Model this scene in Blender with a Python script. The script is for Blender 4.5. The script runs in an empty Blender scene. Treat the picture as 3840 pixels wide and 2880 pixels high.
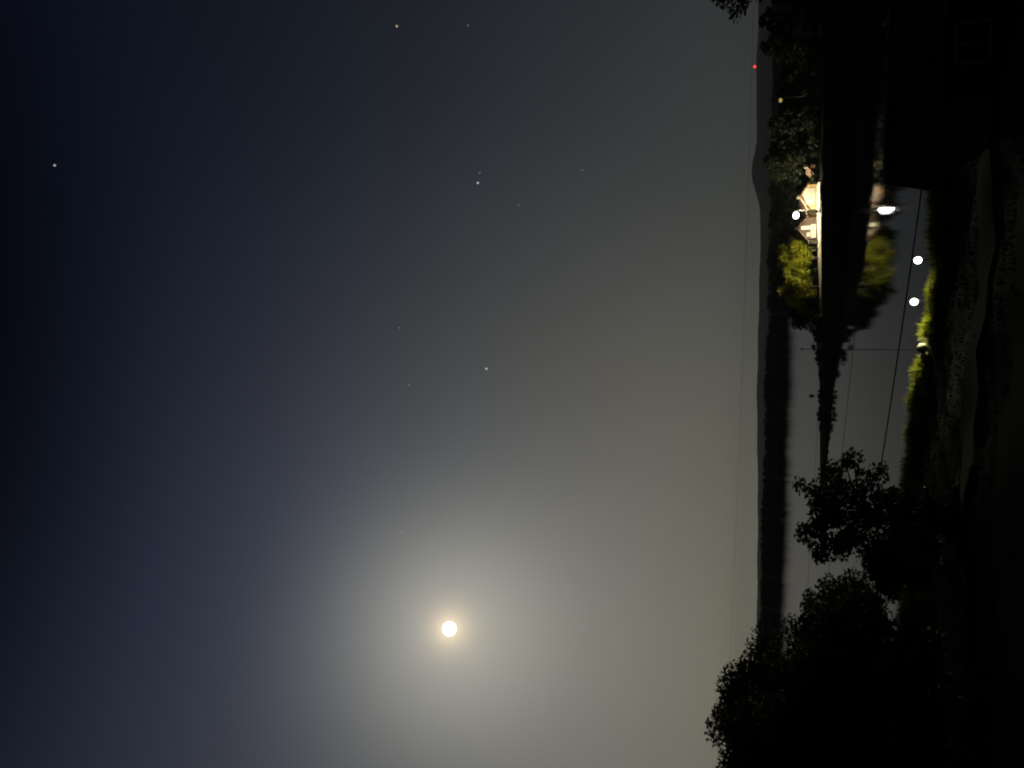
import bpy, math, random
import numpy as np
from mathutils import Vector, Matrix

random.seed(7)
RNG = np.random.default_rng(11)
S = bpy.context.scene
COL = S.collection

# ------------------------------------------------------------------ camera
# The photographer held the phone upright and the picture is stored turned by a quarter,
# so the camera is rolled: the left edge of the frame is up.
CAM_H = 11.0
FOC = 2663.0                       # focal length for a 2880 x 3840 upright frame
PITCH = math.radians(19.9)
ROLL = math.radians(1.5)
Fv = Vector((0, math.cos(PITCH), math.sin(PITCH)))
R0 = Vector((1, 0, 0))
U0 = Vector((0, -math.sin(PITCH), math.cos(PITCH)))
Rv = R0 * math.cos(ROLL) + U0 * math.sin(ROLL)
Uv = U0 * math.cos(ROLL) - R0 * math.sin(ROLL)
CP = Vector((0, 0, CAM_H))
cam_data = bpy.data.cameras.new('camera')
cam = bpy.data.objects.new('camera', cam_data)
COL.objects.link(cam)
m = Matrix.Identity(4)
for i in range(3):
    m[i][0] = -Uv[i]; m[i][1] = Rv[i]; m[i][2] = -Fv[i]; m[i][3] = CP[i]
cam.matrix_world = m
cam_data.sensor_width = 36
cam_data.lens = FOC / 3840 * 36
cam_data.clip_start = 0.1
cam_data.clip_end = 30000
S.camera = cam


def ray(X, Y):
    """direction of the sight line through a point of the upright 2880 x 3840 frame"""
    return Fv + Rv * ((X - 1440) / FOC) + Uv * ((1920 - Y) / FOC)


def G(X, Y, z=0.0):
    d = ray(X, Y)
    return CP + d * ((z - CAM_H) / d.z)


def Wy(X, Y, y):
    d = ray(X, Y)
    return CP + d * (y / d.y)


MOON_DIR = ray(522, 1685).normalized()

# ------------------------------------------------------------------ world: moonlit hazy night sky
world = bpy.data.worlds.new('World')
S.world = world
world.use_nodes = True
nt = world.node_tree
nt.nodes.clear()
N = nt.nodes.new
L = nt.links.new


def math_node(tree, op, a, b=None, clamp=False):
    n = tree.nodes.new('ShaderNodeMath'); n.operation = op; n.use_clamp = clamp
    for k, v in enumerate((a, b)):
        if v is None: continue
        if isinstance(v, (int, float)): n.inputs[k].default_value = v
        else: tree.links.new(v, n.inputs[k])
    return n.outputs[0]


def sky_setup():
    tc = N('ShaderNodeTexCoord')
    nrm = N('ShaderNodeVectorMath'); nrm.operation = 'NORMALIZE'
    L(tc.outputs['Generated'], nrm.inputs[0])
    sep = N('ShaderNodeSeparateXYZ'); L(nrm.outputs[0], sep.inputs[0])
    dot = N('ShaderNodeVectorMath'); dot.operation = 'DOT_PRODUCT'
    L(nrm.outputs[0], dot.inputs[0]); dot.inputs[1].default_value = MOON_DIR
    th = math_node(nt, 'ARCCOSINE', math_node(nt, 'MINIMUM', dot.outputs['Value'], 0.999999))
    thd = math_node(nt, 'MULTIPLY', th, 57.2958)
    el = math_node(nt, 'MULTIPLY', math_node(nt, 'ARCSINE', math_node(nt, 'MAXIMUM', sep.outputs[2], 0.0)), 57.2958)
    f = math_node(nt, 'ADD', math_node(nt, 'EXPONENT', math_node(nt, 'MULTIPLY', thd, -1 / 17.0)), 0.03)
    g = math_node(nt, 'EXPONENT', math_node(nt, 'MULTIPLY', el, -1 / 22.5))
    hi = N('ShaderNodeMapRange'); hi.interpolation_type = 'SMOOTHSTEP'
    L(el, hi.inputs[0]); hi.inputs[1].default_value = 43; hi.inputs[2].default_value = 62; hi.inputs[3].default_value = 1; hi.inputs[4].default_value = .2
    g = math_node(nt, 'MULTIPLY', g, hi.outputs[0])
    base = math_node(nt, 'MULTIPLY', math_node(nt, 'MULTIPLY', f, g), 0.60)
    q = math_node(nt, 'DIVIDE', thd, 7.5)
    aur = math_node(nt, 'MULTIPLY', math_node(nt, 'EXPONENT', math_node(nt, 'MULTIPLY', math_node(nt, 'MULTIPLY', q, q), -1)), 0.18)
    q2 = math_node(nt, 'DIVIDE', thd, .9)
    core = math_node(nt, 'MULTIPLY', math_node(nt, 'EXPONENT', math_node(nt, 'MULTIPLY', q2, -1)), 1.0)
    ramp = N('ShaderNodeValToRGB')
    L(math_node(nt, 'DIVIDE', el, 90.0), ramp.inputs[0])
    cr = ramp.color_ramp
    pts = [(0, (1.06, 1.0, .77)), (6, (1.03, 1.0, .84)), (16, (.99, 1, .97)), (28, (.92, 1, 1.15)), (38, (.86, 1, 1.5)), (50, (.78, 1, 1.95)), (90, (.62, 1, 2.1))]
    while len(cr.elements) < len(pts): cr.elements.new(0.5)
    for e, (p, c) in zip(cr.elements, pts):
        e.position = p / 90; e.color = (*c, 1)
    # faint uneven haze
    noi = N('ShaderNodeTexNoise'); L(nrm.outputs[0], noi.inputs['Vector'])
    noi.inputs['Scale'].default_value = 2.6; noi.inputs['Detail'].default_value = 6
    nm = math_node(nt, 'ADD', math_node(nt, 'MULTIPLY', noi.outputs[0], 0.16), 0.915)
    base = math_node(nt, 'MULTIPLY', base, nm)
    v1 = N('ShaderNodeVectorMath'); v1.operation = 'SCALE'; L(ramp.outputs[0], v1.inputs[0]); L(base, v1.inputs['Scale'])
    tint = N('ShaderNodeValToRGB')
    L(math_node(nt, 'DIVIDE', thd, 90.0), tint.inputs[0])
    te = tint.color_ramp; tp = [(4, (1.05, 1, .89)), (14, (1.02, 1, .96)), (24, (1.02, 1, .97)), (31, (.96, 1, 1.05)), (41, (.81, .91, 1.06)), (60, (.76, .88, 1.2))]
    while len(te.elements) < len(tp): te.elements.new(0.5)
    for e, (p, c) in zip(te.elements, tp):
        e.position = p / 90; e.color = (*c, 1)
    vt = N('ShaderNodeVectorMath'); vt.operation = 'MULTIPLY'; L(v1.outputs[0], vt.inputs[0]); L(tint.outputs[0], vt.inputs[1]); v1 = vt
    v2 = N('ShaderNodeVectorMath'); v2.operation = 'SCALE'; v2.inputs[0].default_value = (1.0, .95, .80); L(aur, v2.inputs['Scale'])
    v3 = N('ShaderNodeVectorMath'); v3.operation = 'SCALE'; v3.inputs[0].default_value = (1.0, .72, .38); L(core, v3.inputs['Scale'])
    a1 = N('ShaderNodeVectorMath'); a1.operation = 'ADD'; L(v1.outputs[0], a1.inputs[0]); L(v2.outputs[0], a1.inputs[1])
    a2 = N('ShaderNodeVectorMath'); a2.operation = 'ADD'; L(a1.outputs[0], a2.inputs[0]); L(v3.outputs[0], a2.inputs[1])
    bg = N('ShaderNodeBackground'); L(a2.outputs[0], bg.inputs[0]); bg.inputs[1].default_value = 1.0
    out = N('ShaderNodeOutputWorld'); L(bg.outputs[0], out.inputs[0])


sky_setup()

# moonlight
ml = bpy.data.lights.new('moonlight', 'SUN')
ml.energy = 0.12
ml.angle = math.radians(0.6)
ml.color = (1.0, .95, .85)
mo = bpy.data.objects.new('moonlight', ml)
COL.objects.link(mo)
mo.rotation_euler = MOON_DIR.to_track_quat('Z', 'Y').to_euler()

vs = S.view_settings
vs.view_transform = 'Standard'; vs.look = 'None'; vs.exposure = 0; vs.gamma = 1; vs.use_curve_mapping = False
S.render.engine = 'CYCLES'
S.cycles.filter_width = 2.0
S.cycles.volume_bounces = 0
S.cycles.max_bounces = 5

# ------------------------------------------------------------------ materials
MATS = {}


def mat(name, col, rough=0.8, noise=0.0, scale=2.0, col2=None, metal=0.0, bump=0.0, spec=0.3, bscale=None, sub=0.0):
    if name in MATS: return MATS[name]
    mt = bpy.data.materials.new(name); mt.use_nodes = True
    t = mt.node_tree; b = t.nodes['Principled BSDF']
    b.inputs['Roughness'].default_value = rough
    b.inputs['Metallic'].default_value = metal
    b.inputs['Specular IOR Level'].default_value = spec
    tc = t.nodes.new('ShaderNodeTexCoord')
    nz = t.nodes.new('ShaderNodeTexNoise'); nz.inputs['Scale'].default_value = scale; nz.inputs['Detail'].default_value = 6
    t.links.new(tc.outputs['Object'], nz.inputs['Vector'])
    rp = t.nodes.new('ShaderNodeValToRGB')
    c2 = col2 or tuple(c * (1 - noise) for c in col)
    rp.color_ramp.elements[0].position = 0.35; rp.color_ramp.elements[1].position = 0.68
    rp.color_ramp.elements[0].color = (*c2, 1); rp.color_ramp.elements[1].color = (*col, 1)
    t.links.new(nz.outputs[0], rp.inputs[0]); t.links.new(rp.outputs[0], b.inputs['Base Color'])
    if bump:
        nb = t.nodes.new('ShaderNodeTexNoise'); nb.inputs['Scale'].default_value = bscale or scale * 4; nb.inputs['Detail'].default_value = 8
        t.links.new(tc.outputs['Object'], nb.inputs['Vector'])
        bp = t.nodes.new('ShaderNodeBump'); bp.inputs['Strength'].default_value = bump
        t.links.new(nb.outputs[0], bp.inputs['Height']); t.links.new(bp.outputs[0], b.inputs['Normal'])
    MATS[name] = mt
    return mt


def leaf_mat(name, col, col2, scale=0.6):
    mt = mat(name, col, 0.6, scale=scale, col2=col2, spec=0.25)
    t = mt.node_tree; b = t.nodes['Principled BSDF']
    out = t.nodes['Material Output']
    tr = t.nodes.new('ShaderNodeBsdfTranslucent')
    rp = [n for n in t.nodes if n.type == 'VALTORGB'][0]
    t.links.new(rp.outputs[0], tr.inputs[0])
    mx = t.nodes.new('ShaderNodeMixShader'); mx.inputs[0].default_value = 0.3
    t.links.new(b.outputs[0], mx.inputs[1]); t.links.new(tr.outputs[0], mx.inputs[2])
    t.links.new(mx.outputs[0], out.inputs[0])
    return mt


def emit(name, col, strength, noise=False):
    if name in MATS: return MATS[name]
    mt = bpy.data.materials.new(name); mt.use_nodes = True
    t = mt.node_tree; b = t.nodes['Principled BSDF']
    b.inputs['Base Color'].default_value = (.1, .1, .09, 1)
    b.inputs['Emission Color'].default_value = (*col, 1)
    b.inputs['Emission Strength'].default_value = strength
    if noise:
        tc = t.nodes.new('ShaderNodeTexCoord'); nz = t.nodes.new('ShaderNodeTexNoise'); nz.inputs['Scale'].default_value = 1.1
        t.links.new(tc.outputs['Object'], nz.inputs['Vector'])
        t.links.new(math_node(t, 'MULTIPLY', math_node(t, 'ADD', nz.outputs[0], 0.45), strength), b.inputs['Emission Strength'])
    MATS[name] = mt
    return mt


M_GRASS = mat('lawn', (.008, .010, .005), .95, scale=.35, col2=(.005, .007, .004), bump=.6, bscale=6, spec=.05)
M_DIRT = mat('bank_soil', (.02, .024, .012), .95, scale=.5, col2=(.01, .014, .007), bump=.5, bscale=4, spec=.05)
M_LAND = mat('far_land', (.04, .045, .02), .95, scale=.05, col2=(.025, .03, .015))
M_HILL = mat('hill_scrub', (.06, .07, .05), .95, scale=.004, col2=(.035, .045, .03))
M_ASPH = mat('asphalt', (.006, .0075, .006), .95, .3, spec=.05, scale=1.5, bump=.3, bscale=30)
M_BARK = mat('bark', (.018, .014, .011), .9, .5, scale=3, bump=.6)
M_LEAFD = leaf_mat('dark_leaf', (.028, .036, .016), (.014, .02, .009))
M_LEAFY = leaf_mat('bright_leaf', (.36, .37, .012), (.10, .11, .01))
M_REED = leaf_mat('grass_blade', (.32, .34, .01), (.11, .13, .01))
M_PAVE = mat('pale_paving', (.42, .38, .28), .85, .3, scale=.8, bump=.2)
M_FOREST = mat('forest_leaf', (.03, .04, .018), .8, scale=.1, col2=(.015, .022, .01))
M_WALL = mat('cream_render', (.34, .22, .09), .85, .15, scale=.8, bump=.15)
M_WALL3 = mat('brown_timber_wall', (.05, .032, .022), .85, .3, scale=1.5)
M_WALL2 = mat('tan_render', (.42, .31, .2), .85, .25, scale=.8, bump=.15)
M_ROOFB = mat('brown_tile', (.16, .09, .06), .8, .4, scale=1.2)
M_ROOFD = mat('dark_roof', (.008, .008, .012), .95, .3, spec=.02, scale=.8, bump=.3)
M_DWALL = mat('dark_timber', (.004, .004, .005), .95, spec=.02, noise=.3, scale=1.5)
M_STONE = mat('pale_stone', (.45, .42, .34), .85, .35, scale=1.3, bump=.4)
M_METAL = mat('dark_metal', (.05, .05, .05), .5, .2, metal=.6)
M_GALV = mat('galvanised', (.25, .25, .25), .5, .3, metal=.7)
M_CABLE = mat('black_cable', (.015, .015, .015), .6, .2)
M_WOOD = mat('pole_wood', (.10, .075, .05), .85, .4, scale=4)
M_GLOW = emit('lamp_glow', (1.0, .98, .80), 14)
M_GLOWF = emit('street_lamp_glow', (1.0, 1.0, .92), 9)
M_GLOWY = emit('yellow_lamp_glow', (1.0, .85, .18), .32)
M_RED = emit('red_beacon_glow', (1.0, .05, .03), 2.2)
M_WIN = emit('lit_window', (1.0, .76, .36), .62, True)
M_WINY = emit('lit_doorway', (1.0, .86, .30), .75, True)


# ------------------------------------------------------------------ helpers
def tag(o, label=None, cat=None, group=None, kind=None):
    if label: o['label'] = label
    if cat: o['category'] = cat
    if group: o['group'] = group
    if kind: o['kind'] = kind
    return o


def empty(name, loc, rz=0.0):
    o = bpy.data.objects.new(name, None); COL.objects.link(o)
    o.location = loc; o.rotation_euler = (0, 0, rz); o.empty_display_size = .2
    return o


class MB:
    def __init__(s): s.v = []; s.f = []

    def add(s, vs_, fs):
        b = len(s.v); s.v += [tuple(v) for v in vs_]; s.f += [tuple(i + b for i in f) for f in fs]

    def box(s, x0, x1, y0, y1, z0, z1):
        s.add([(x0, y0, z0), (x1, y0, z0), (x1, y1, z0), (x0, y1, z0), (x0, y0, z1), (x1, y0, z1), (x1, y1, z1), (x0, y1, z1)],
              [(3, 2, 1, 0), (4, 5, 6, 7), (0, 1, 5, 4), (1, 2, 6, 5), (2, 3, 7, 6), (3, 0, 4, 7)])

    def tube(s, pts, rad, n=8):
        pts = [Vector(p) for p in pts]
        if not hasattr(rad, '__len__'): rad = [rad] * len(pts)
        rings = []
        for i, p in enumerate(pts):
            d = (pts[min(i + 1, len(pts) - 1)] - pts[max(i - 1, 0)]).normalized()
            a = d.cross(Vector((0, 0, 1)) if abs(d.z) < .9 else Vector((1, 0, 0))).normalized(); b = d.cross(a)
            rings.append([p + (a * math.cos(2 * math.pi * k / n) + b * math.sin(2 * math.pi * k / n)) * rad[i] for k in range(n)])
        vs_ = [v for r in rings for v in r]; fs = []
        for i in range(len(rings) - 1):
            for k in range(n):
                fs.append((i * n + k, i * n + (k + 1) % n, (i + 1) * n + (k + 1) % n, (i + 1) * n + k))
        fs.append(tuple(range(n - 1, -1, -1))); fs.append(tuple((len(rings) - 1) * n + k for k in range(n)))
        s.add(vs_, fs)

    def ball(s, c, r, sx=1, sy=1, sz=1, nu=14, nv=9, jit=0.0):
        c = Vector(c); vs_ = [c + Vector((0, 0, r * sz))]; fs = []
        for j in range(1, nv):
            ph = math.pi * j / nv
            for i in range(nu):
                t = 2 * math.pi * i / nu; rr = r * (1 + random.uniform(-jit, jit))
                vs_.append(c + Vector((rr * sx * math.sin(ph) * math.cos(t), rr * sy * math.sin(ph) * math.sin(t), rr * sz * math.cos(ph))))
        vs_.append(c - Vector((0, 0, r * sz)))
        for i in range(nu): fs.append((0, 1 + i, 1 + (i + 1) % nu))
        for j in range(nv - 2):
            for i in range(nu):
                a = 1 + j * nu + i; b = 1 + j * nu + (i + 1) % nu
                fs.append((a, a + nu, b + nu, b))
        e = len(vs_) - 1
        for i in range(nu): fs.append((e, 1 + (nv - 2) * nu + (i + 1) % nu, 1 + (nv - 2) * nu + i))
        s.add(vs_, fs)

    def build(s, name, material, parent=None, smooth=False):
        me = bpy.data.meshes.new(name); me.from_pydata(s.v, [], s.f); me.update()
        if smooth: me.polygons.foreach_set('use_smooth', [True] * len(me.polygons))
        me.materials.append(material)
        o = bpy.data.objects.new(name, me); COL.objects.link(o)
        if parent: o.parent = parent
        return o


def mesh_np(name, V, F, material, parent=None, smooth=False):
    """V (n,3) floats, F (m,k) ints"""
    me = bpy.data.meshes.new(name); k = F.shape[1]
    me.vertices.add(len(V)); me.vertices.foreach_set('co', V.astype(np.float32).ravel())
    me.loops.add(F.size); me.loops.foreach_set('vertex_index', F.astype(np.int32).ravel())
    me.polygons.add(len(F)); me.polygons.foreach_set('loop_start', np.arange(0, F.size, k, dtype=np.int32))
    if smooth: me.polygons.foreach_set('use_smooth', np.ones(len(F), dtype=bool))
    me.update(calc_edges=True); me.validate()
    me.materials.append(material)
    o = bpy.data.objects.new(name, me); COL.objects.link(o)
    if parent: o.parent = parent
    return o


def leaves(centres, radii, per, size, squash=.75, long=1.6):
    """leaf quads scattered through clumps"""
    P = []
    for c, r in zip(centres, radii):
        n = max(6, int(per * r * r))
        d = RNG.normal(size=(n, 3)); d /= np.linalg.norm(d, axis=1)[:, None]
        rr = r * RNG.random(n) ** .45
        p = d * rr[:, None]; p[:, 2] *= squash
        P.append(p + np.array(c))
    P = np.concatenate(P); n = len(P)
    a = RNG.normal(size=(n, 3)); a[:, 2] *= .6; a /= np.linalg.norm(a, axis=1)[:, None]
    b = np.cross(a, RNG.normal(size=(n, 3))); b /= np.linalg.norm(b, axis=1)[:, None]
    s = size * (0.6 + .8 * RNG.random(n))[:, None]
    V = np.stack([P - a * s * long * .5, P + b * s * .35, P + a * s * long * .5, P - b * s * .35], axis=1).reshape(-1, 3)
    F = np.arange(n * 4).reshape(-1, 4)
    return V, F


def tree(name, label, base, h, rx, rz, cz=None, leaf=M_LEAFD, per=260, size=.18, nclump=26, clump=.36, group=None, lean=0, seed=0, cat='tree'):
    """tapered trunk and limbs, crown of leaf clumps; crown centre at cz above the base"""
    rs = random.Random(seed * 13 + 5)
    t = empty(name, base); tag(t, label, cat, group)
    cz = cz or h - rz
    top = Vector((lean, 0, cz))
    b = MB()
    r0 = .035 * h + .03
    b.tube([(0, 0, -.4), (lean * .15, .05, cz * .35), (lean * .5, -.05, cz * .7), top, top + Vector((0, 0, rz * .6))], [r0 * 1.3, r0, r0 * .75, r0 * .45, r0 * .12], 9)
    cs = []; rd = []
    for i in range(nclump):
        while True:
            p = Vector((rs.uniform(-1, 1), rs.uniform(-1, 1), rs.uniform(-1, 1)))
            if .15 < p.length < 1: break
        p = p * (.45 + .55 * rs.random()) / max(p.length, .5) * min(1, p.length + .25)
        c = top + Vector((p.x * rx, p.y * rx, p.z * rz))
        rr = clump * min(rx, rz) * rs.uniform(.6, 1.25)
        cs.append(c); rd.append(rr)
        if i % 2 == 0:
            s0 = Vector((lean * .5, 0, cz * .6)).lerp(top, rs.random())
            mid = s0.lerp(c, .5) + Vector((rs.uniform(-.2, .2), rs.uniform(-.2, .2), .25))
            b.tube([s0, mid, c], [r0 * .38, r0 * .22, r0 * .06], 5)
    b.build('trunk', M_BARK, t, True)
    V, F = leaves(cs, rd, per, size)
    mesh_np('crown', V, F, leaf, t)
    return t


def interp(xs, ys, x):
    return float(np.interp(x, xs, ys))


# ------------------------------------------------------------------ setting: ground, water, hills
def plane(name, x0, x1, y0, y1, z, material):
    b = MB(); b.add([(x0, y0, z), (x1, y0, z), (x1, y1, z), (x0, y1, z)], [(0, 1, 2, 3)])
    return tag(b.build(name, material), kind='structure')


plane('ground', -8000, 8000, -800, 9000, -3.0, M_LAND)

mw = bpy.data.materials.new('lake_water'); mw.use_nodes = True
t = mw.node_tree; t.nodes.remove(t.nodes['Principled BSDF'])
gl = t.nodes.new('ShaderNodeBsdfGlossy'); gl.inputs['Color'].default_value = (.72, .74, .82, 1); gl.inputs['Roughness'].default_value = .015
df = t.nodes.new('ShaderNodeBsdfDiffuse'); df.inputs['Color'].default_value = (.006, .009, .01, 1)
fr_ = t.nodes.new('ShaderNodeFresnel'); fr_.inputs['IOR'].default_value = 1.33
mxw = t.nodes.new('ShaderNodeMixShader'); t.links.new(fr_.outputs[0], mxw.inputs[0]); t.links.new(df.outputs[0], mxw.inputs[1]); t.links.new(gl.outputs[0], mxw.inputs[2])
t.links.new(mxw.outputs[0], t.nodes['Material Output'].inputs['Surface'])
geo = t.nodes.new('ShaderNodeNewGeometry')
mp = t.nodes.new('ShaderNodeMapping'); mp.inputs['Scale'].default_value = (.5, 1.4, 1)
t.links.new(geo.outputs['Position'], mp.inputs['Vector'])
nz = t.nodes.new('ShaderNodeTexNoise'); nz.inputs['Scale'].default_value = 1.3; nz.inputs['Detail'].default_value = 3
t.links.new(mp.outputs[0], nz.inputs['Vector'])
bp = t.nodes.new('ShaderNodeBump'); bp.inputs['Strength'].default_value = .055; bp.inputs['Distance'].default_value = .10
t.links.new(nz.outputs[0], bp.inputs['Height']); t.links.new(bp.outputs[0], gl.inputs['Normal']); t.links.new(bp.outputs[0], fr_.inputs['Normal'])
plane('lake_water', -5500, 5500, 20, 4900, 0.0, mw)

# near bank: lawn that falls to a crest, a drop, a low path strip at the water
CREST_Z = 2.5
crest_px = [(-2500, 3360), (-1000, 3370), (0, 3395), (600, 3400), (900, 3400), (1180, 3408), (1380, 3436), (1620, 3486), (1880, 3512), (2160, 3512), (2880, 3530), (4500, 3560)]
cp = [G(X, Y, CREST_Z) for X, Y in crest_px]
cx_, cy_ = [p.x for p in cp], [p.y for p in cp]


def ycrest(x): return interp(cx_, cy_, x)


def near_z(x, y):
    s = y - ycrest(x)
    n = .10 * math.sin(x * .9 + y * .4) + .07 * math.sin(x * 2.3 - y * 1.1) + .04 * math.sin(y * 3.1 + x * 4.3)
    if s < 0: z = CREST_Z - .28 * min(1.0, max(0.0, (-s - .6) / 1.5)) + .095 * max(0.0, -s - 3)
    elif s < 2.6: z = CREST_Z - (CREST_Z - .5) * (s / 2.6) ** .8
    elif s < 8: z = .5 - .03 * (s - 2.6)
    else: z = max(-3.2, .34 - .9 * (s - 8))
    return z + n * (1 if s < 3 else .25)


def grid(name, xs, ys, fz, material):
    V = np.array([(x, y, fz(x, y)) for y in ys for x in xs]); nx = len(xs)
    F = np.array([(j * nx + i, j * nx + i + 1, (j + 1) * nx + i + 1, (j + 1) * nx + i) for j in range(len(ys) - 1) for i in range(nx - 1)])
    return tag(mesh_np(name, V, F, material, smooth=True), kind='structure')


grid('near_bank', np.arange(-90, 90.1, 1.0), np.arange(-30, 72, .6), near_z, M_GRASS)


def near_point(X, Y):
    """where the sight line meets the near bank"""
    d = ray(X, Y)
    for k in range(100, 900):
        p = CP + d * (k * .1)
        if p.z < near_z(p.x, p.y): return p
    return p


# asphalt footpath across the lawn
pb = MB(); rows = []
for i in range(0, 61):
    x = -40 + i * 1.3
    y = 31.5 + 1.2 * math.sin(x * .06)
    rows.append([(x, y - 1.3, near_z(x, y - 1.3) + .16), (x, y, near_z(x, y) + .17), (x, y + 1.3, near_z(x, y + 1.3) + .16)])
pb.add([v for r in rows for v in r], [(3 * i + k, 3 * i + 3 + k, 3 * i + 4 + k, 3 * i + 1 + k) for i in range(60) for k in range(2)])
tag(pb.build('footpath', M_ASPH, smooth=True), kind='structure')

# the peninsula across the inlet
pen_px = [(-0, 3085, 3078), (780, 3086, 3080), (860, 3095, 3082), (1000, 3097, 3084), (1150, 3098, 3084), (1250, 3104, 3084), (1430, 3112, 3084), (1680, 3140, 3084), (1880, 3166, 3084),
          (2075, 3180, 3084), (2250, 3188, 3084), (2550, 3200, 3090), (2880, 3215, 3096), (3300, 3235, 3110)]
rows = []
PEN = []
for X, yw, yt in pen_px[1:]:
    A = G(X, yw, 0)
    back = interp([780, 1430, 1700, 1900, 3300], [6, 10, 22, 90, 140], X)
    cy = A.y + interp([780, 1430, 1900, 3300], [2.5, 4, 3, 3], X)
    B = Wy(X, yt, cy)
    if X < 800: B.z = .1
    PEN.append((X, A, B))
    dirn = Vector((B.x, B.y, 0)).normalized()
    A0 = A - dirn * 3; A0.z = -1.5
    mid = A.lerp(B, .5); mid.z = B.z * .7
    C = B + dirn * (back * .35 if X < 1750 else 24); C.z = max(B.z * .99, .1)
    yb = interp([1600, 1690, 1800, 2100, 2500, 3300], [3084, 3050, 2985, 2935, 2900, 2885], X)
    E = B + dirn * back
    E.z = max(Wy(X, yb, E.y).z, .08) if X > 1650 else max(B.z * .9, .1)
    D = E + dirn * (6 + back * .3); D.z = -2
    rows.append([A0, A, mid, B, C, E, D])
tipc = rows[0][1] + (rows[0][1] - rows[1][1]) * .3
rows.insert(0, [Vector((tipc.x, tipc.y + k * .8, -1.2)) for k in range(7)])
# subdivide for an uneven bank
R2 = []
for i in range(len(rows) - 1):
    n = 8
    for k in range(n):
        R2.append([rows[i][j].lerp(rows[i + 1][j], k / n) + Vector((0, 0, random.uniform(-.12, .12) if 1 <= j <= 3 else 0)) + Vector((0, random.uniform(-.5, .5) if j == 1 else 0, 0)) for j in range(7)])
R2.append(rows[-1])
pb = MB(); pb.add([v for r in R2 for v in r], [(7 * i + j, 7 * i + 7 + j, 7 * i + 8 + j, 7 * i + 1 + j) for i in range(len(R2) - 1) for j in range(6)])
tag(pb.build('peninsula_ground', M_DIRT, smooth=True), kind='structure')


def pen(X):
    """crest point of the peninsula under a frame column, and its front waterline"""
    xs = [p[0] for p in PEN]
    return (Vector([interp(xs, [p[2][k] for p in PEN], X) for k in range(3)]), Vector([interp(xs, [p[1][k] for p in PEN], X) for k in range(3)]))


# far shore and the wood on it
far = []
for X in range(-1400, 3600, 60):
    Y = 2927 - (1680 - X) * .0255
    far.append(G(X, Y, 0))
fr = []
for i, p in enumerate(far):
    h = 10 + 1.2 * math.sin(i * .31) + .8 * math.sin(i * .83)
    fr.append([p + Vector((0, -6, -1)), p, p + Vector((0, 25, h * .6)), p + Vector((0, 70, h)), p + Vector((0, 300, h)), p + Vector((0, 420, -2))])
pb = MB(); pb.add([v for r in fr for v in r], [(6 * i + j, 6 * i + 6 + j, 6 * i + 7 + j, 6 * i + 1 + j) for i in range(len(fr) - 1) for j in range(5)])
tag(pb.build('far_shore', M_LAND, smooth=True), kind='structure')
cs = []; rd = []
for k in range(2600):
    u = random.random() * (len(far) - 1.001); i = int(u); p = far[i].lerp(far[i + 1], u - i)
    dy = random.uniform(0, 60)
    ht = interp([0, 60], [13.0, 18.0], dy) * random.uniform(.92, 1.01) + 1.0 * math.sin(u * .7) + .8 * math.sin(u * 2.3)
    r = random.uniform(2.0, 3.6)
    for q in range(4):
        cs.append(p + Vector((random.uniform(-2, 2), dy, ht - r - q * 3.4))); rd.append(r)
V, F = leaves(cs, rd, 6.0, 1.2, .9, 1.2)
tag(mesh_np('far_forest', V, F, M_FOREST), 'dark wooded far shore stretching across the lake below the hills', 'forest', kind='stuff')

# distant hills
hp = [(-1500, 2800), (0, 2832), (500, 2838), (1000, 2842), (1400, 2838), (1800, 2847), (2040, 2853), (2100, 2849), (2150, 2836), (2200, 2822), (2240, 2818), (2290, 2826), (2340, 2836), (2450, 2838), (2550, 2836), (2640, 2836), (2750, 2842), (2880, 2845), (3400, 2842), (4600, 2852)]
rows = []
for X in range(-1500, 4600, 25):
    Y = interp([p[0] for p in hp], [p[1] for p in hp], X) + 1.2 * math.sin(X * .03) + .8 * math.sin(X * .11)
    yy = 5600 + 300 * math.sin(X * .0023)
    T = Wy(X, Y, yy)
    rows.append([Vector((T.x, yy - 900, -2)), Vector((T.x, yy - 400, T.z * .45 + 6 * math.sin(X * .021))), T, Vector((T.x, yy + 500, T.z * .8)), Vector((T.x, yy + 1200, -2))])
pb = MB(); pb.add([v for r in rows for v in r], [(5 * i + j, 5 * i + 5 + j, 5 * i + 6 + j, 5 * i + 1 + j) for i in range(len(rows) - 1) for j in range(4)])
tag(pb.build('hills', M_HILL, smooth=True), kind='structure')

# thin moist night air
hz = MB(); hz.box(-7800, 7800, -700, 8200, -4.2, 260)
mh = bpy.data.materials.new('haze'); mh.use_nodes = True
t = mh.node_tree; t.nodes.remove(t.nodes['Principled BSDF'])
pv = t.nodes.new('ShaderNodeVolumePrincipled')
pv.inputs['Color'].default_value = (.95, .97, 1, 1)
pv.inputs['Density'].default_value = 5e-5
pv.inputs['Anisotropy'].default_value = .2
t.links.new(pv.outputs[0], t.nodes['Material Output'].inputs['Volume'])
tag(hz.build('haze', mh), kind='stuff')

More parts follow.
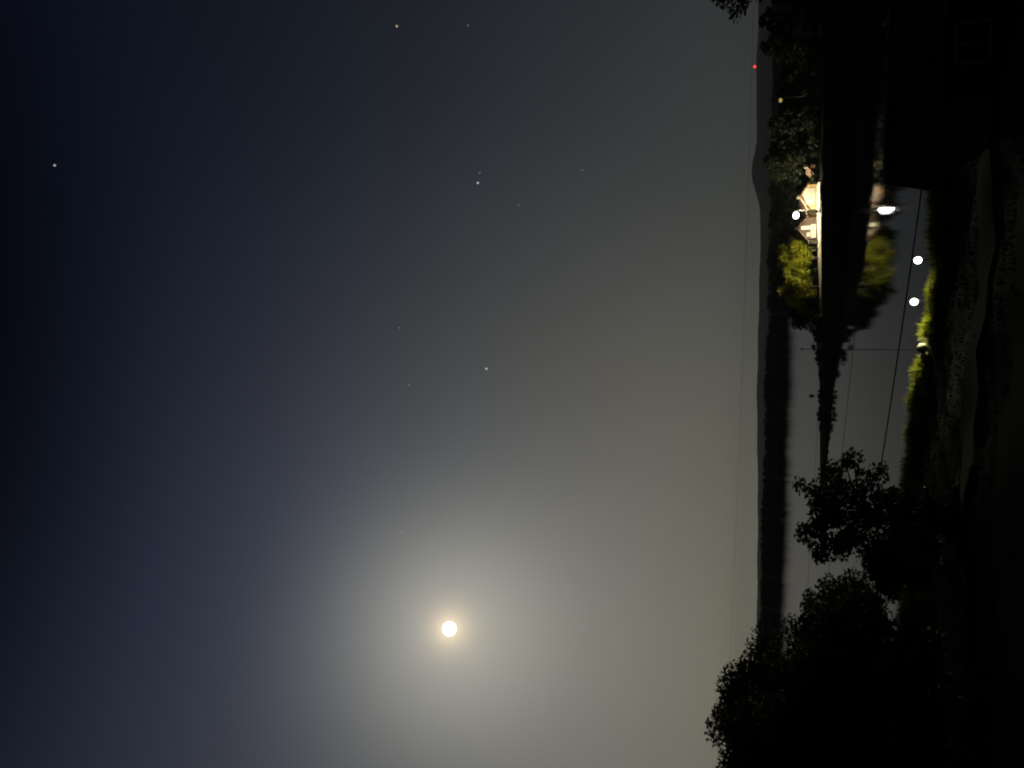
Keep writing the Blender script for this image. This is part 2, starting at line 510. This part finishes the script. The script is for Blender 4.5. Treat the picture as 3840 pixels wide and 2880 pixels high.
# ------------------------------------------------------------------ moon and stars
mb_ = MB(); pm = CP + MOON_DIR * 12000
mb_.ball((0, 0, 0), 12000 * 24 / FOC, nu=32, nv=20)
mo_ = mb_.build('moon', emit('moon_glow', (1.0, .97, .86), 6), smooth=True); mo_.location = pm
tag(mo_, 'brilliant full moon glowing over the lake', 'moon')
stars = [(2182 + 600, 1488, 1.0, (1, .75, .5), 'warm yellow star high above the right hand shore trees'),
         (2880 - 620, 205, .8, (1, 1, 1), 'star nearest the zenith, alone in the darkest sky'),
         (2880 - 686, 1792, 1.15, (.95, 1, 1), 'bright white star with a faint companion just beside it'),
         (2880 - 648, 1799, .25, (1, .9, .9), 'faint companion star just beside a bright white one'),
         (2880 - 1383, 1824, 1.3, (.85, .92, 1), 'bright bluish star alone in mid sky'),
         (2880 - 1995, 1506, .5, (1, 1, .95), 'dim star closest to the moon'),
         (2880 - 768, 1944, .22, (1, .8, .9), 'faint pinkish star, lower neighbour of the bright white star'),
         (2880 - 638, 2184, .2, (1, .7, .7), 'faint reddish star, lowest of all above the hills'),
         (2880 - 1229, 1498, .2, (1, 1, 1), 'faint star in mid sky, upper of a close pair'),
         (2880 - 1444, 1533, .25, (1, 1, 1), 'faint star in mid sky between the bluish star and the moon'),
         (2880 - 95, 1755, .2, (1, .9, .85), 'faint star at the right edge, below the warm yellow star')]
for X, Y, br, c, lab in stars:
    sb = MB(); sb.ball((0, 0, 0), 12500 * (2.5 + 1.4 * br) / FOC, nu=10, nv=7)
    o = sb.build('star', emit('star_glow_%s' % len(MATS), c, .32 * br + .09), smooth=True)
    o.location = CP + ray(X, Y).normalized() * 12500
    tag(o, lab, 'star', 'stars in the night sky')


# ------------------------------------------------------------------ lamps
def point(parent, loc, power, col, r=.2):
    l = bpy.data.lights.new('lamp_light', 'POINT'); l.energy = power; l.color = col; l.shadow_soft_size = r
    o = bpy.data.objects.new('lamp_light', l); COL.objects.link(o); o.parent = parent; o.location = loc
    return o


def globe_lamp(X, Y, dy, label, power):
    x = Wy(X, Y, 50).x
    p = Wy(X, Y, ycrest(x) + dy); z0 = near_z(p.x, p.y)
    r = empty('lamp_post', (p.x, p.y, z0)); tag(r, label, 'lamp post', 'low lamp posts along the near shore')
    H = p.z - z0
    b = MB(); b.tube([(0, 0, -.1), (0, 0, .12), (0, 0, .14), (0, 0, H - .3)], [.09, .09, .03, .025], 10); b.build('post', M_CABLE, r, True)
    b = MB(); b.tube([(0, 0, H - .32), (0, 0, H - .22)], [.06, .16], 12); b.build('collar', M_CABLE, r, True)
    b = MB(); b.ball((0, 0, H), .20, nu=18, nv=12); g = b.build('globe', M_GLOW, r, True)
    b = MB(); b.tube([(0, 0, H + .22), (0, 0, H + .27)], [.14, .03], 12); b.build('cap', M_METAL, r, True)
    l = point(r, (0, -.02, H), power, (1, .93, .62), .25)
    g.visible_shadow = True
    ld = l.data; ld2 = bpy.data.lights.new('lamp_light', 'SPOT'); ld2.energy = power; ld2.color = (1, .93, .5); ld2.shadow_soft_size = .2
    ld2.spot_size = math.radians(135); ld2.spot_blend = .7
    l.data = ld2; bpy.data.lights.remove(ld)
    l.location = (-.28, -.05, H - .02)
    l.rotation_euler = Vector((1, .22, .30)).to_track_quat('Z', 'Y').to_euler()
    return r


globe_lamp(1904, 3442, 2.4, 'white glowing globe lamp on the near shore, nearer the dark roofed house', 1300)
globe_lamp(1748, 3428, 2.4, 'white glowing globe lamp on the near shore, farther from the dark roofed house', 2300)


def street_lamp(X, Y, dy, label, power, r, glow, col, arm=0.0):
    B, A = pen(X)
    p = Wy(X, Y, B.y + dy)
    t_ = empty('street_lamp', (p.x, p.y, B.z)); tag(t_, label, 'street lamp')
    H = p.z - B.z
    b = MB(); b.tube([(arm, .2, -.3), (arm, .2, H * .6), (arm, .2, H + .3)], [.09, .07, .05], 8); b.build('post', M_CABLE, t_, True)
    b = MB(); b.tube([(arm, .2, H + .25), (0, 0, H + r + .05)], [.05, .05], 6); b.build('arm', M_CABLE, t_, True)
    b = MB(); b.ball((0, 0, H), r, sz=.85, nu=16, nv=10); b.build('lamp_head', glow, t_, True)
    point(t_, (0, -r - .15, H - .2), power, col, .3)
    return t_


street_lamp(2072, 2985, 11.0, 'brilliant white street lamp above the lit houses across the water', 14000, .6, M_GLOWF, (1, .9, .6), .9)
street_lamp(2504, 2927, 6, 'dim yellow lamp alone among the dark trees across the water', 6, .34, M_GLOWY, (1, .7, .2), .4)


# ------------------------------------------------------------------ buildings across the water
def px2(X, Y, y): return Wy(X, Y, y)


def window(parent, x0, x1, z0, z1, y, glow, name='window', nm=2):
    f = MB(); w = .07
    f.box(x0, x1, y - .06, y - .01, z0, z0 + w); f.box(x0, x1, y - .06, y - .01, z1 - w, z1)
    f.box(x0, x0 + w, y - .06, y - .01, z0 + w, z1 - w); f.box(x1 - w, x1, y - .06, y - .01, z0 + w, z1 - w)
    for k in range(1, nm):
        xm = x0 + (x1 - x0) * k / nm; f.box(xm - .03, xm + .03, y - .055, y - .012, z0 + w, z1 - w)
    o = f.build(name, M_STONE, parent)
    g = MB(); g.box(x0 + w, x1 - w, y - .035, y - .004, z0 + w, z1 - w); g.build('pane', glow, o)
    return o


def gable_house(name, label, XL, XR, Yeave, Ypeak, dy, wallm, roofm, depth, wins, sill=3071, Xp=None):
    B, A = pen((XL + XR) / 2)
    y = B.y + dy
    pl, pr = px2(XL, sill, y), px2(XR, sill, y)
    base = Vector(((pl.x + pr.x) / 2, y, B.z - .1))
    t_ = empty(name, base); tag(t_, label, 'house')
    w = (pr.x - pl.x) / 2
    ze = px2((XL + XR) / 2, Yeave, y).z - base.z; zp = px2((XL + XR) / 2, Ypeak, y).z - base.z
    b = MB()
    b.add([(-w, 0, -.5), (w, 0, -.5), (w, 0, ze), (0, 0, zp - .08), (-w, 0, ze), (-w, depth, -.5), (w, depth, -.5), (w, depth, ze), (0, depth, zp - .08), (-w, depth, ze)],
          [(0, 1, 2, 3, 4), (9, 8, 7, 6, 5), (0, 4, 9, 5), (1, 6, 7, 2), (4, 3, 8, 9), (3, 2, 7, 8), (0, 5, 6, 1)])
    b.build('wall', wallm, t_)
    b = MB(); o_ = .35
    sl = (zp - ze) / w
    for sg in (-1, 1):
        xo = sg * (w + o_); zo = ze - o_ * sl
        vs_ = [(0, -o_, zp), (xo, -o_, zo), (xo, depth + o_, zo), (0, depth + o_, zp), (0, -o_, zp + .14), (xo, -o_, zo + .14), (xo, depth + o_, zo + .14), (0, depth + o_, zp + .14)]
        b.add(vs_, [(3, 2, 1, 0), (4, 5, 6, 7), (0, 1, 5, 4), (1, 2, 6, 5), (2, 3, 7, 6)])
    rf = b.build('roof', roofm, t_)
    c = MB(); c.box(w * .3, w * .3 + .5, depth * .5, depth * .5 + .5, ze, zp + .5); c.build('chimney', M_STONE, rf)
    for (a0, a1, zz0, zz1, g, nm, kind) in wins:
        window(t_, -w + 2 * w * a0, -w + 2 * w * a1, zz0, zz1, 0, g, kind, nm)
    return t_, w, ze, zp, base


# cream house with the wide lit window, gable to the water
gable_house('house', 'cream gabled house with one wide glowing window facing the water', 2100, 2190, 3030, 3002, 13.0, M_WALL, M_ROOFB, 7,
            [(.14, .86, .55, 2.35, M_WIN, 4, 'window')])
# brown roofed bungalow with a lit doorway
t_, w, ze, zp, base = gable_house('bungalow', 'low bungalow with brown roof and bright yellow doorway beside the street lamp', 1985, 2066, 3026, 2992, 14, M_WALL3, M_ROOFB, 7,
            [(.05, .68, .3, 1.2, M_WINY, 4, 'window'), (.45, .62, 1.2, 2.9, M_WINY, 1, 'doorway'), (.12, .3, 1.3, 1.9, M_WIN, 1, 'window')])
# dim shed further right
gable_house('shed', 'small dim shed among dark trees, right of the cream house', 2235, 2285, 3050, 3028, 10.0, M_WALL2, M_ROOFB, 4, [(.3, .6, .6, 1.5, emit('dim_window', (1, .55, .25), .12), 1, 'window')])

# pale low waterfront wall built of blocks along the crest
wall = empty('waterfront_wall', pen(2000)[0]); tag(wall, 'long low pale stone wall along the water in front of the lit houses', 'wall')
wb = wall.location.copy()
blk = MB(); blk.box(-.5, .5, -.16, .16, -.35, .38); bm_ = None
Xs = []
B0 = pen(1700)[0]; B1 = pen(2196)[0]
nblk = int((B1 - B0).length / 1.06)
ang = math.atan2(B1.y - B0.y, B1.x - B0.x)
for k in range(nblk + 1):
    u = (k + .5) / (nblk + 1)
    p = B0.lerp(B1, u); p = Vector((p.x, p.y - .2, interp([1700, 2196], [B0.z, B1.z], 1700 + 496 * u)))
    if bm_ is None:
        o = blk.build('stone_block', M_STONE, wall); bm_ = o.data
    else:
        o = bpy.data.objects.new('stone_block', bm_); COL.objects.link(o); o.parent = wall
    o.location = p - wb + Vector((0, random.uniform(-.03, .03), random.uniform(-.06, .06)))
    o.rotation_euler = (0, random.uniform(-.02, .02), ang + random.uniform(-.04, .04))
    o.scale = ((B1 - B0).length / (nblk + 1) * .965, 1, 1)

# pale paved promenade behind the low wall
Qr = []
for k in range(25):
    X = 1695 + k * 21
    B = pen(X)[0]; d_ = Vector((B.x, B.y, 0)).normalized(); wd = interp([1695, 1850, 2200], [2.5, 9, 12.5], X)
    Qr.append([B + d_ * .15 + Vector((0, 0, .16)), B + d_ * wd + Vector((0, 0,   .16)), B + d_ * (wd + .02) + Vector((0, 0, -.3))])
b = MB(); b.add([v for r_ in Qr for v in r_], [(3 * i + j, 3 * i + 3 + j, 3 * i + 4 + j, 3 * i + 1 + j) for i in range(24) for j in range(2)])
tag(b.build('promenade', M_PAVE), kind='structure')

# pale gate posts left of the bungalow
for X, Yt, lab in ((1972, 3030, 'pale square gate post closest to the bungalow'), (1945, 3040, 'pale square gate post, middle of three left of the bungalow'), (1912, 3044, 'pale square gate post farthest left, under the yellow lit tree'),
                   (2084, 3022, 'tall pale post between the cream house and the bungalow')):
    B = pen(X)[0]; p = Wy(X, Yt, B.y + 8.5)
    g = empty('gate_post', (p.x, p.y, B.z - .1)); tag(g, lab, 'gate post', 'gate posts by the waterfront wall')
    H = p.z - B.z
    b = MB(); b.box(-.24, .24, -.24, .24, -.2, H - .12); b.build('shaft', M_STONE, g)
    b = MB(); b.box(-.31, .31, -.31, .31, H - .12, H); b.build('cap', M_STONE, g)

# small boat on the far inlet
def small_post(X, Y, label):
    p = G(X, Y, 0)
    b = MB(); b.ball((0, 0, .15), .45, sz=1.0, nu=12, nv=8); b.tube([(0, 0, .5), (0, 0, 1.1)], [.08, .05], 6)
    o = b.build('mooring_buoy', M_METAL); o.location = p
    tag(o, label, 'buoy')


small_post(1395, 3044, 'small dark mooring buoy on the far water behind the spit')

# ------------------------------------------------------------------ trees across the water
def pen_tree(X, Ytop, Wpx, dy, label, leaf=M_LEAFD, frac=.8, seed=1, per=150, size=.34, name='tree', Ybase=None, nclump=40):
    B, A = pen(X); y = B.y + dy + (9 if X > 1750 else 2)
    p = Wy(X, Ytop, y)
    h = p.z - B.z; r = (Wy(X + Wpx / 2, Ytop, y) - Wy(X - Wpx / 2, Ytop, y)).length / 2
    return tree(name, label, (p.x, y, B.z - .1), h, r * .85, h * frac / 2, leaf=leaf, per=per, size=size, nclump=nclump, clump=.42 if leaf is not M_LEAFY else .36, seed=seed, group='trees on the peninsula')


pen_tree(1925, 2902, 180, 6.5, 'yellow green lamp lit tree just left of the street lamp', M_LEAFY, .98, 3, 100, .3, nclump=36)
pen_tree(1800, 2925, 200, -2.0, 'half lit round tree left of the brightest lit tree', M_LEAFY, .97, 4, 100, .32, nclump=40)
pen_tree(1710, 2945, 130, 9, 'dark green tree at the left end of the lit group', M_LEAFD, .95, 5)
pen_tree(1990, 2908, 110, 14, 'dark tree behind the brown roof of the bungalow', M_LEAFD, .9, 6)
pen_tree(2080, 2890, 150, 16, 'tall dark tree behind the street lamp', M_LEAFD, .92, 7)
pen_tree(2165, 2893, 130, 13, 'dark tree rising behind the cream house', M_LEAFD, .92, 8)
pen_tree(2255, 2862, 120, 8, 'tall dark tree under the highest hump of the hills', M_LEAFD, .9, 9)
pen_tree(2335, 2860, 120, 9, 'twin crowned dark tree right of the hill hump', M_LEAFD, .9, 10)
pen_tree(2420, 2885, 130, 7, 'broad dark tree left of the dim yellow lamp', M_LEAFD, .9, 11)
pen_tree(2510, 2905, 120, 8, 'low dark tree behind the dim yellow lamp', M_LEAFD, .95, 12)
pen_tree(2600, 2892, 130, 7, 'dark tree below the red beacon', M_LEAFD, .95, 13)
pen_tree(2690, 2835, 110, 3, 'tall rounded dark tree right of the red beacon', M_LEAFD, .95, 14, per=200)
pen_tree(2790, 2832, 110, 3, 'tall rounded dark tree nearest the right edge across the water', M_LEAFD, .95, 15, per=200)
pen_tree(2890, 2880, 120, 3, 'dark tree cut by the right edge across the water', M_LEAFD, .95, 16, per=200)
# bushes
def bush(X, Ytop, Wpx, dy, label, leaf=M_LEAFD, seed=1, per=160, size=.25):
    B, A = pen(X); y = B.y + dy; p = Wy(X, Ytop, y); z0 = B.z - .2
    h = max(p.z - z0, .5); r = (Wy(X + Wpx / 2, Ytop, y) - Wy(X - Wpx / 2, Ytop, y)).length / 2
    return tree('bush', label, (p.x, y, z0), h, r, h * .5, cz=h * .5, leaf=leaf, per=per, size=size, nclump=22, clump=.55, seed=seed, group='bushes on the peninsula', cat='bush')


for k, (X, Yt, wd, lab) in enumerate([
        (1400, 3066, 90, 'dense black bush at the thick end of the far spit'), (1330, 3062, 90, 'tallest black bush on the far spit'), (1275, 3070, 60, 'small black bush at the slim end of the far spit'),
        (1620, 3040, 110, 'low dark bush where the spit meets the lit trees'), (1545, 3056, 80, 'small dark bush midway along the far spit'), (1480, 3068, 50, 'tiny dark bush on the far spit'),
        (1675, 3020, 90, 'dark bush at the foot of the left end of the lit group'), (1850, 3040, 70, 'dark bush behind the pale wall under the lit trees'), (2340, 3030, 110, 'dark bush right of the small shed'),
        (2450, 3020, 120, 'dark bush under the dim yellow lamp'), (2570, 3015, 130, 'dark bush below the tree under the red beacon'), (2690, 3000, 130, 'dark bush below the tall rounded tree right of the beacon'), (2810, 3000, 130, 'dark bush by the right edge across the water'),
        (2215, 3035, 60, 'dark bush between the cream house and the shed')]):
    bush(X, Yt, wd, (8 if X > 1800 else 3) if X > 1600 else 1.0, lab, seed=30 + k)

# red aircraft beacon on a mast on the hills
pm_ = Wy(2630, 2830, 5500); zt = pm_.z
mst = empty('radio_mast', (pm_.x, pm_.y, zt - 40)); tag(mst, 'slim mast on the distant hills with a red warning light', 'mast')
b = MB()
for k in range(3):
    a = k * 2.094; b.tube([(1.5 * math.cos(a), 1.5 * math.sin(a), -8), (.4 * math.cos(a), .4 * math.sin(a), 39)], [.2, .15], 5)
b.build('lattice', M_METAL, mst)
b = MB(); b.ball((0, 0, 40), 9.5, sz=1, nu=12, nv=8); b.build('beacon', M_RED, mst, True)

# ------------------------------------------------------------------ near shore: house, pole, stones, hedge
# hip roofed house below us at the right: ridge end at (2190,3320), hip falls to the left
RY = 36.0
re = Wy(2190, 3322, RY)
eL = Wy(2158, 3520, RY - 5.5)
hs = empty('lakeside_house', (re.x, RY, 0)); tag(hs, 'near dark roofed house whose long black roof fills the right of the lower view', 'house')
zr = re.z; ze = eL.z; wl = re.x - eL.x; Lr = 16.0
dp = 5.5
b = MB(); th_ = .16
xl = -max(wl, .4)
vs_ = [(0, 0, zr), (Lr, 0, zr), (xl, -dp, ze), (Lr + 1, -dp, ze), (Lr + 1, dp, ze), (1.6, dp, ze)]
vs_ += [(x, y, z - th_) for x, y, z in vs_]
b.add(vs_, [(2, 3, 1, 0), (4, 5, 0, 1), (5, 2, 0), (3, 4, 1), (8, 6, 7, 9), (10, 7, 6, 11), (11, 6, 8), (9, 7, 10), (2, 8, 9, 3), (3, 9, 10, 4), (4, 10, 11, 5), (5, 11, 8, 2)])
rf = b.build('roof', M_ROOFD, hs)
c = MB(); c.tube([(-.05, 0, zr + .04), (Lr, 0, zr + .04)], .09, 8); c.build('ridge_cap', M_GALV, rf)
c = MB(); c.box(.25, .6, -.15, .2, zr - .3, zr + .28); c.build('chimney', M_STONE, rf)
c = MB()
for k in range(24):
    x = .3 + k * .68
    c.add([(x - .02, -.1, zr + .02 - .1 * (zr - ze) / dp + .04), (x + .02, -.1, zr + .06 - .1 * (zr - ze) / dp), (x + .02, -dp, ze + .05), (x - .02, -dp, ze + .05)], [(0, 1, 2, 3)])
tag(c.build('roof_seam', M_ROOFD, rf), kind='stuff')
c = MB(); c.box(1.9, Lr + .3, -dp + .5, dp - .5, 1.5, ze - th_ + .25); c.build('wall', M_DWALL, hs)
c = MB(); c.box(xl, Lr + 1, -dp - .1, -dp - .003, ze - .16, ze - .02); c.build('gutter', M_METAL, hs)
f = window(hs, 3, 4.6, ze - 1.7, ze - .5, -dp + .5, mat('dark_glass', (.01, .012, .014), .1), 'window')

# slim pole on the shore
x0 = Wy(1571, 3455, 48).x; yp = ycrest(x0) + 4
pt, pbt = Wy(1571, 3010, yp), near_z(x0, yp)
o = empty('flagpole', (pt.x, yp, pbt)); tag(o, 'very slim tall pole standing at the near water edge', 'pole')
b = MB(); b.tube([(0, 0, -.2), (0, 0, pt.z - pbt)], [.03, .02], 8); b.build('shaft', M_CABLE, o, True)
b = MB(); b.ball((0, 0, pt.z - pbt + .05), .07); b.build('finial', M_GALV, o, True)
b = MB(); b.tube([(0, 0, -.1), (0, 0, .3)], [.2, .16], 10); b.build('base', M_STONE, o, True)

M_PALE = mat('pale_boulder', (.30, .26, .21), .85, .3, scale=1.6, bump=.3)
STONES = []
for X, Y, r, lab in ((1573, 3458, .33, 'pale round boulder on the near bank, the brighter and larger one'), (1546, 3466, .26, 'dull greenish boulder just right of the pale round one'), (1535, 3481, .18, 'small brown stone below the pale round boulder')):
    x = Wy(X, Y, 46).x; p = Wy(X, Y, ycrest(x) - .3)
    b = MB(); b.ball((0, 0, 0), r, sx=1.0, sy=1.1, sz=.85, nu=12, nv=9, jit=.09)
    o = b.build('boulder', M_PALE if r > .35 else M_STONE, smooth=True); o.location = (p.x, p.y, max(p.z, near_z(p.x, p.y) + r * .4)); STONES.append((p.x, p.y)); tag(o, lab, 'boulder', 'boulders on the near bank')

# grasses: tall blades along the crest, short on the lawn
def blades(n, fx, hmin, hmax, w):
    V = np.zeros((n, 3, 3))
    for i in range(n):
        x, y = fx(); z = near_z(x, y) - .05
        h = random.uniform(hmin, hmax); a = random.uniform(0, 6.28); l = random.uniform(.1, .5) * h
        V[i, 0] = (x - w * math.cos(a), y - w * math.sin(a), z); V[i, 1] = (x + w * math.cos(a), y + w * math.sin(a), z)
        V[i, 2] = (x + l * math.sin(a), y - l * math.cos(a), z + h)
    return V.reshape(-1, 3), np.arange(n * 3).reshape(-1, 3)


def crest_xy():
    while True:
        x = random.uniform(-22, 26); y = ycrest(x) + random.gauss(.3, .7)
        if all(abs(x - a) > .55 or y > c + .2 for a, c in STONES): return x, y


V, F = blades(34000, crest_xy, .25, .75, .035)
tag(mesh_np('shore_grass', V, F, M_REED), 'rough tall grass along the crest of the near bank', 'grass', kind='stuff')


def lawn_xy():
    while True:
        x = random.uniform(-26, 30); y = random.uniform(26, 50)
        if y < ycrest(x): return x, y


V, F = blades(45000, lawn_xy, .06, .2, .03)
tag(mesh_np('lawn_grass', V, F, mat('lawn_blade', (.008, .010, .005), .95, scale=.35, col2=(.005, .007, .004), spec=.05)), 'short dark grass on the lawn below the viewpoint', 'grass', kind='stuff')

# ------------------------------------------------------------------ near trees at the left
def near_tree(X, Y, y, rpx, rzpx, label, per=420, size=.13, nclump=30, clump=.36, seed=1, leaf=M_LEAFD, name='tree', zb=None):
    c = Wy(X, Y, y); k = (c - CP).length / FOC * .95
    zb = near_z(c.x, y) - .1 if zb is None else zb
    rx, rz = rpx * k, rzpx * k
    cz = c.z - zb
    return tree(name, label, (c.x, y, zb), cz + rz, rx, rz, cz=max(cz, .4), leaf=leaf, per=per, size=size, nclump=nclump, clump=clump, seed=seed, group='trees at the left of the near bank')


near_tree(955, 3225, 33, 205, 225, 'spiky leafed tree standing out against the pale water', per=420, size=.15, nclump=46, clump=.27, seed=21)
near_tree(850, 3370, 37, 160, 120, 'leafy tree low behind the spiky one, filling the bank', per=420, size=.15, nclump=44, clump=.34, seed=22)
near_tree(478, 3140, 40, 205, 160, 'dark dense tree between the spiky one and the tallest tree', per=480, size=.15, nclump=60, clump=.44, seed=23)
near_tree(195, 2970, 38, 235, 235, 'tall ragged tree at the edge of the left woods, its tip against the sky', per=420, size=.15, nclump=70, clump=.36, seed=24)
near_tree(20, 2945, 34, 200, 215, 'tall rounded tree in the left corner of the upright view', per=500, size=.14, nclump=70, clump=.42, seed=25)
near_tree(-220, 2960, 33, 260, 260, 'tall tree just outside the left of the upright view', per=200, size=.2, nclump=40, clump=.45, seed=26)
near_tree(380, 3230, 34, 240, 180, 'broad dark tree below the tall ragged tree', per=480, size=.15, nclump=64, clump=.44, seed=27)
near_tree(120, 3230, 32, 260, 230, 'broad black tree below the tall rounded corner tree', per=420, size=.16, nclump=64, clump=.46, seed=28)
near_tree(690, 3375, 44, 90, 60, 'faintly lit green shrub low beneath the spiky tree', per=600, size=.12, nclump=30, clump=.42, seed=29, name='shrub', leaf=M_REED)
near_tree(300, 3440, 30, 260, 120, 'wide black shrub low on the left lawn', per=400, size=.15, nclump=44, clump=.5, seed=31, name='shrub')
near_tree(930, 3530, 32, 120, 85, 'low dark shrub at the foot of the spiky tree', per=700, size=.13, nclump=26, clump=.5, seed=33, name='shrub')
near_tree(770, 3345, 36, 120, 120, 'dark shrub tree closing the gap under the spiky tree', per=480, size=.14, nclump=34, clump=.4, seed=35)
# tree outside the frame whose bough hangs into the upper right of the upright view
near_tree(3035, 2790, 30, 190, 85, 'tree at the right edge whose drooping bough hangs against the sky', per=500, size=.13, nclump=40, clump=.5, seed=40)

# ------------------------------------------------------------------ overhead wires and their poles
def pole(X, y, ztop, label, seed=0):
    p = Wy(X, 2900, y); z0 = near_z(p.x, y)
    o = empty('utility_pole', (p.x, y, z0)); tag(o, label, 'utility pole', 'utility poles carrying the overhead wires')
    b = MB(); b.tube([(0, 0, -.5), (0, 0, ztop - z0 + .4)], [.16, .11], 10); b.build('shaft', M_WOOD, o, True)
    b = MB(); b.box(-.7, .7, -.06, .06, ztop - z0 - .05, ztop - z0 + .06); b.build('crossarm', M_WOOD, o)
    for s_ in (-.6, 0, .6):
        b = MB(); b.tube([(s_, 0, ztop - z0 + .06), (s_, 0, ztop - z0 + .2)], [.04, .03], 8); b.build('insulator', M_STONE, o, True)
    return p


pole(230, 56, 13.6, 'wooden utility pole hidden behind the left trees')
pole(3400, 24, 11.9, 'wooden utility pole beyond the right edge of the upright view')
wires = [(2728, 2842, .004, .12, 'highest thin overhead wire, against the sky'),
         (2998, 3178, .008, .1, 'thin overhead wire crossing the far water'),
         (3045, 3380, .012, .15, 'thin overhead wire just below the far spit'),
         (3145, 3620, .03, .28, 'thick black overhead cable crossing the near water')]
for Yl, Yr, r, sag, lab in wires:
    a = Wy(230, Yl, 55.85); c = Wy(3400, Yr, 23.85)
    pts = []
    for k in range(49):
        u = k / 48; p = a.lerp(c, u); p.z -= sag * u * (1 - u) * 4; pts.append(p)
    b = MB(); b.tube(pts, r, 6)
    tag(b.build('overhead_wire', M_CABLE, smooth=True), lab, 'wire', 'overhead wires across the view')
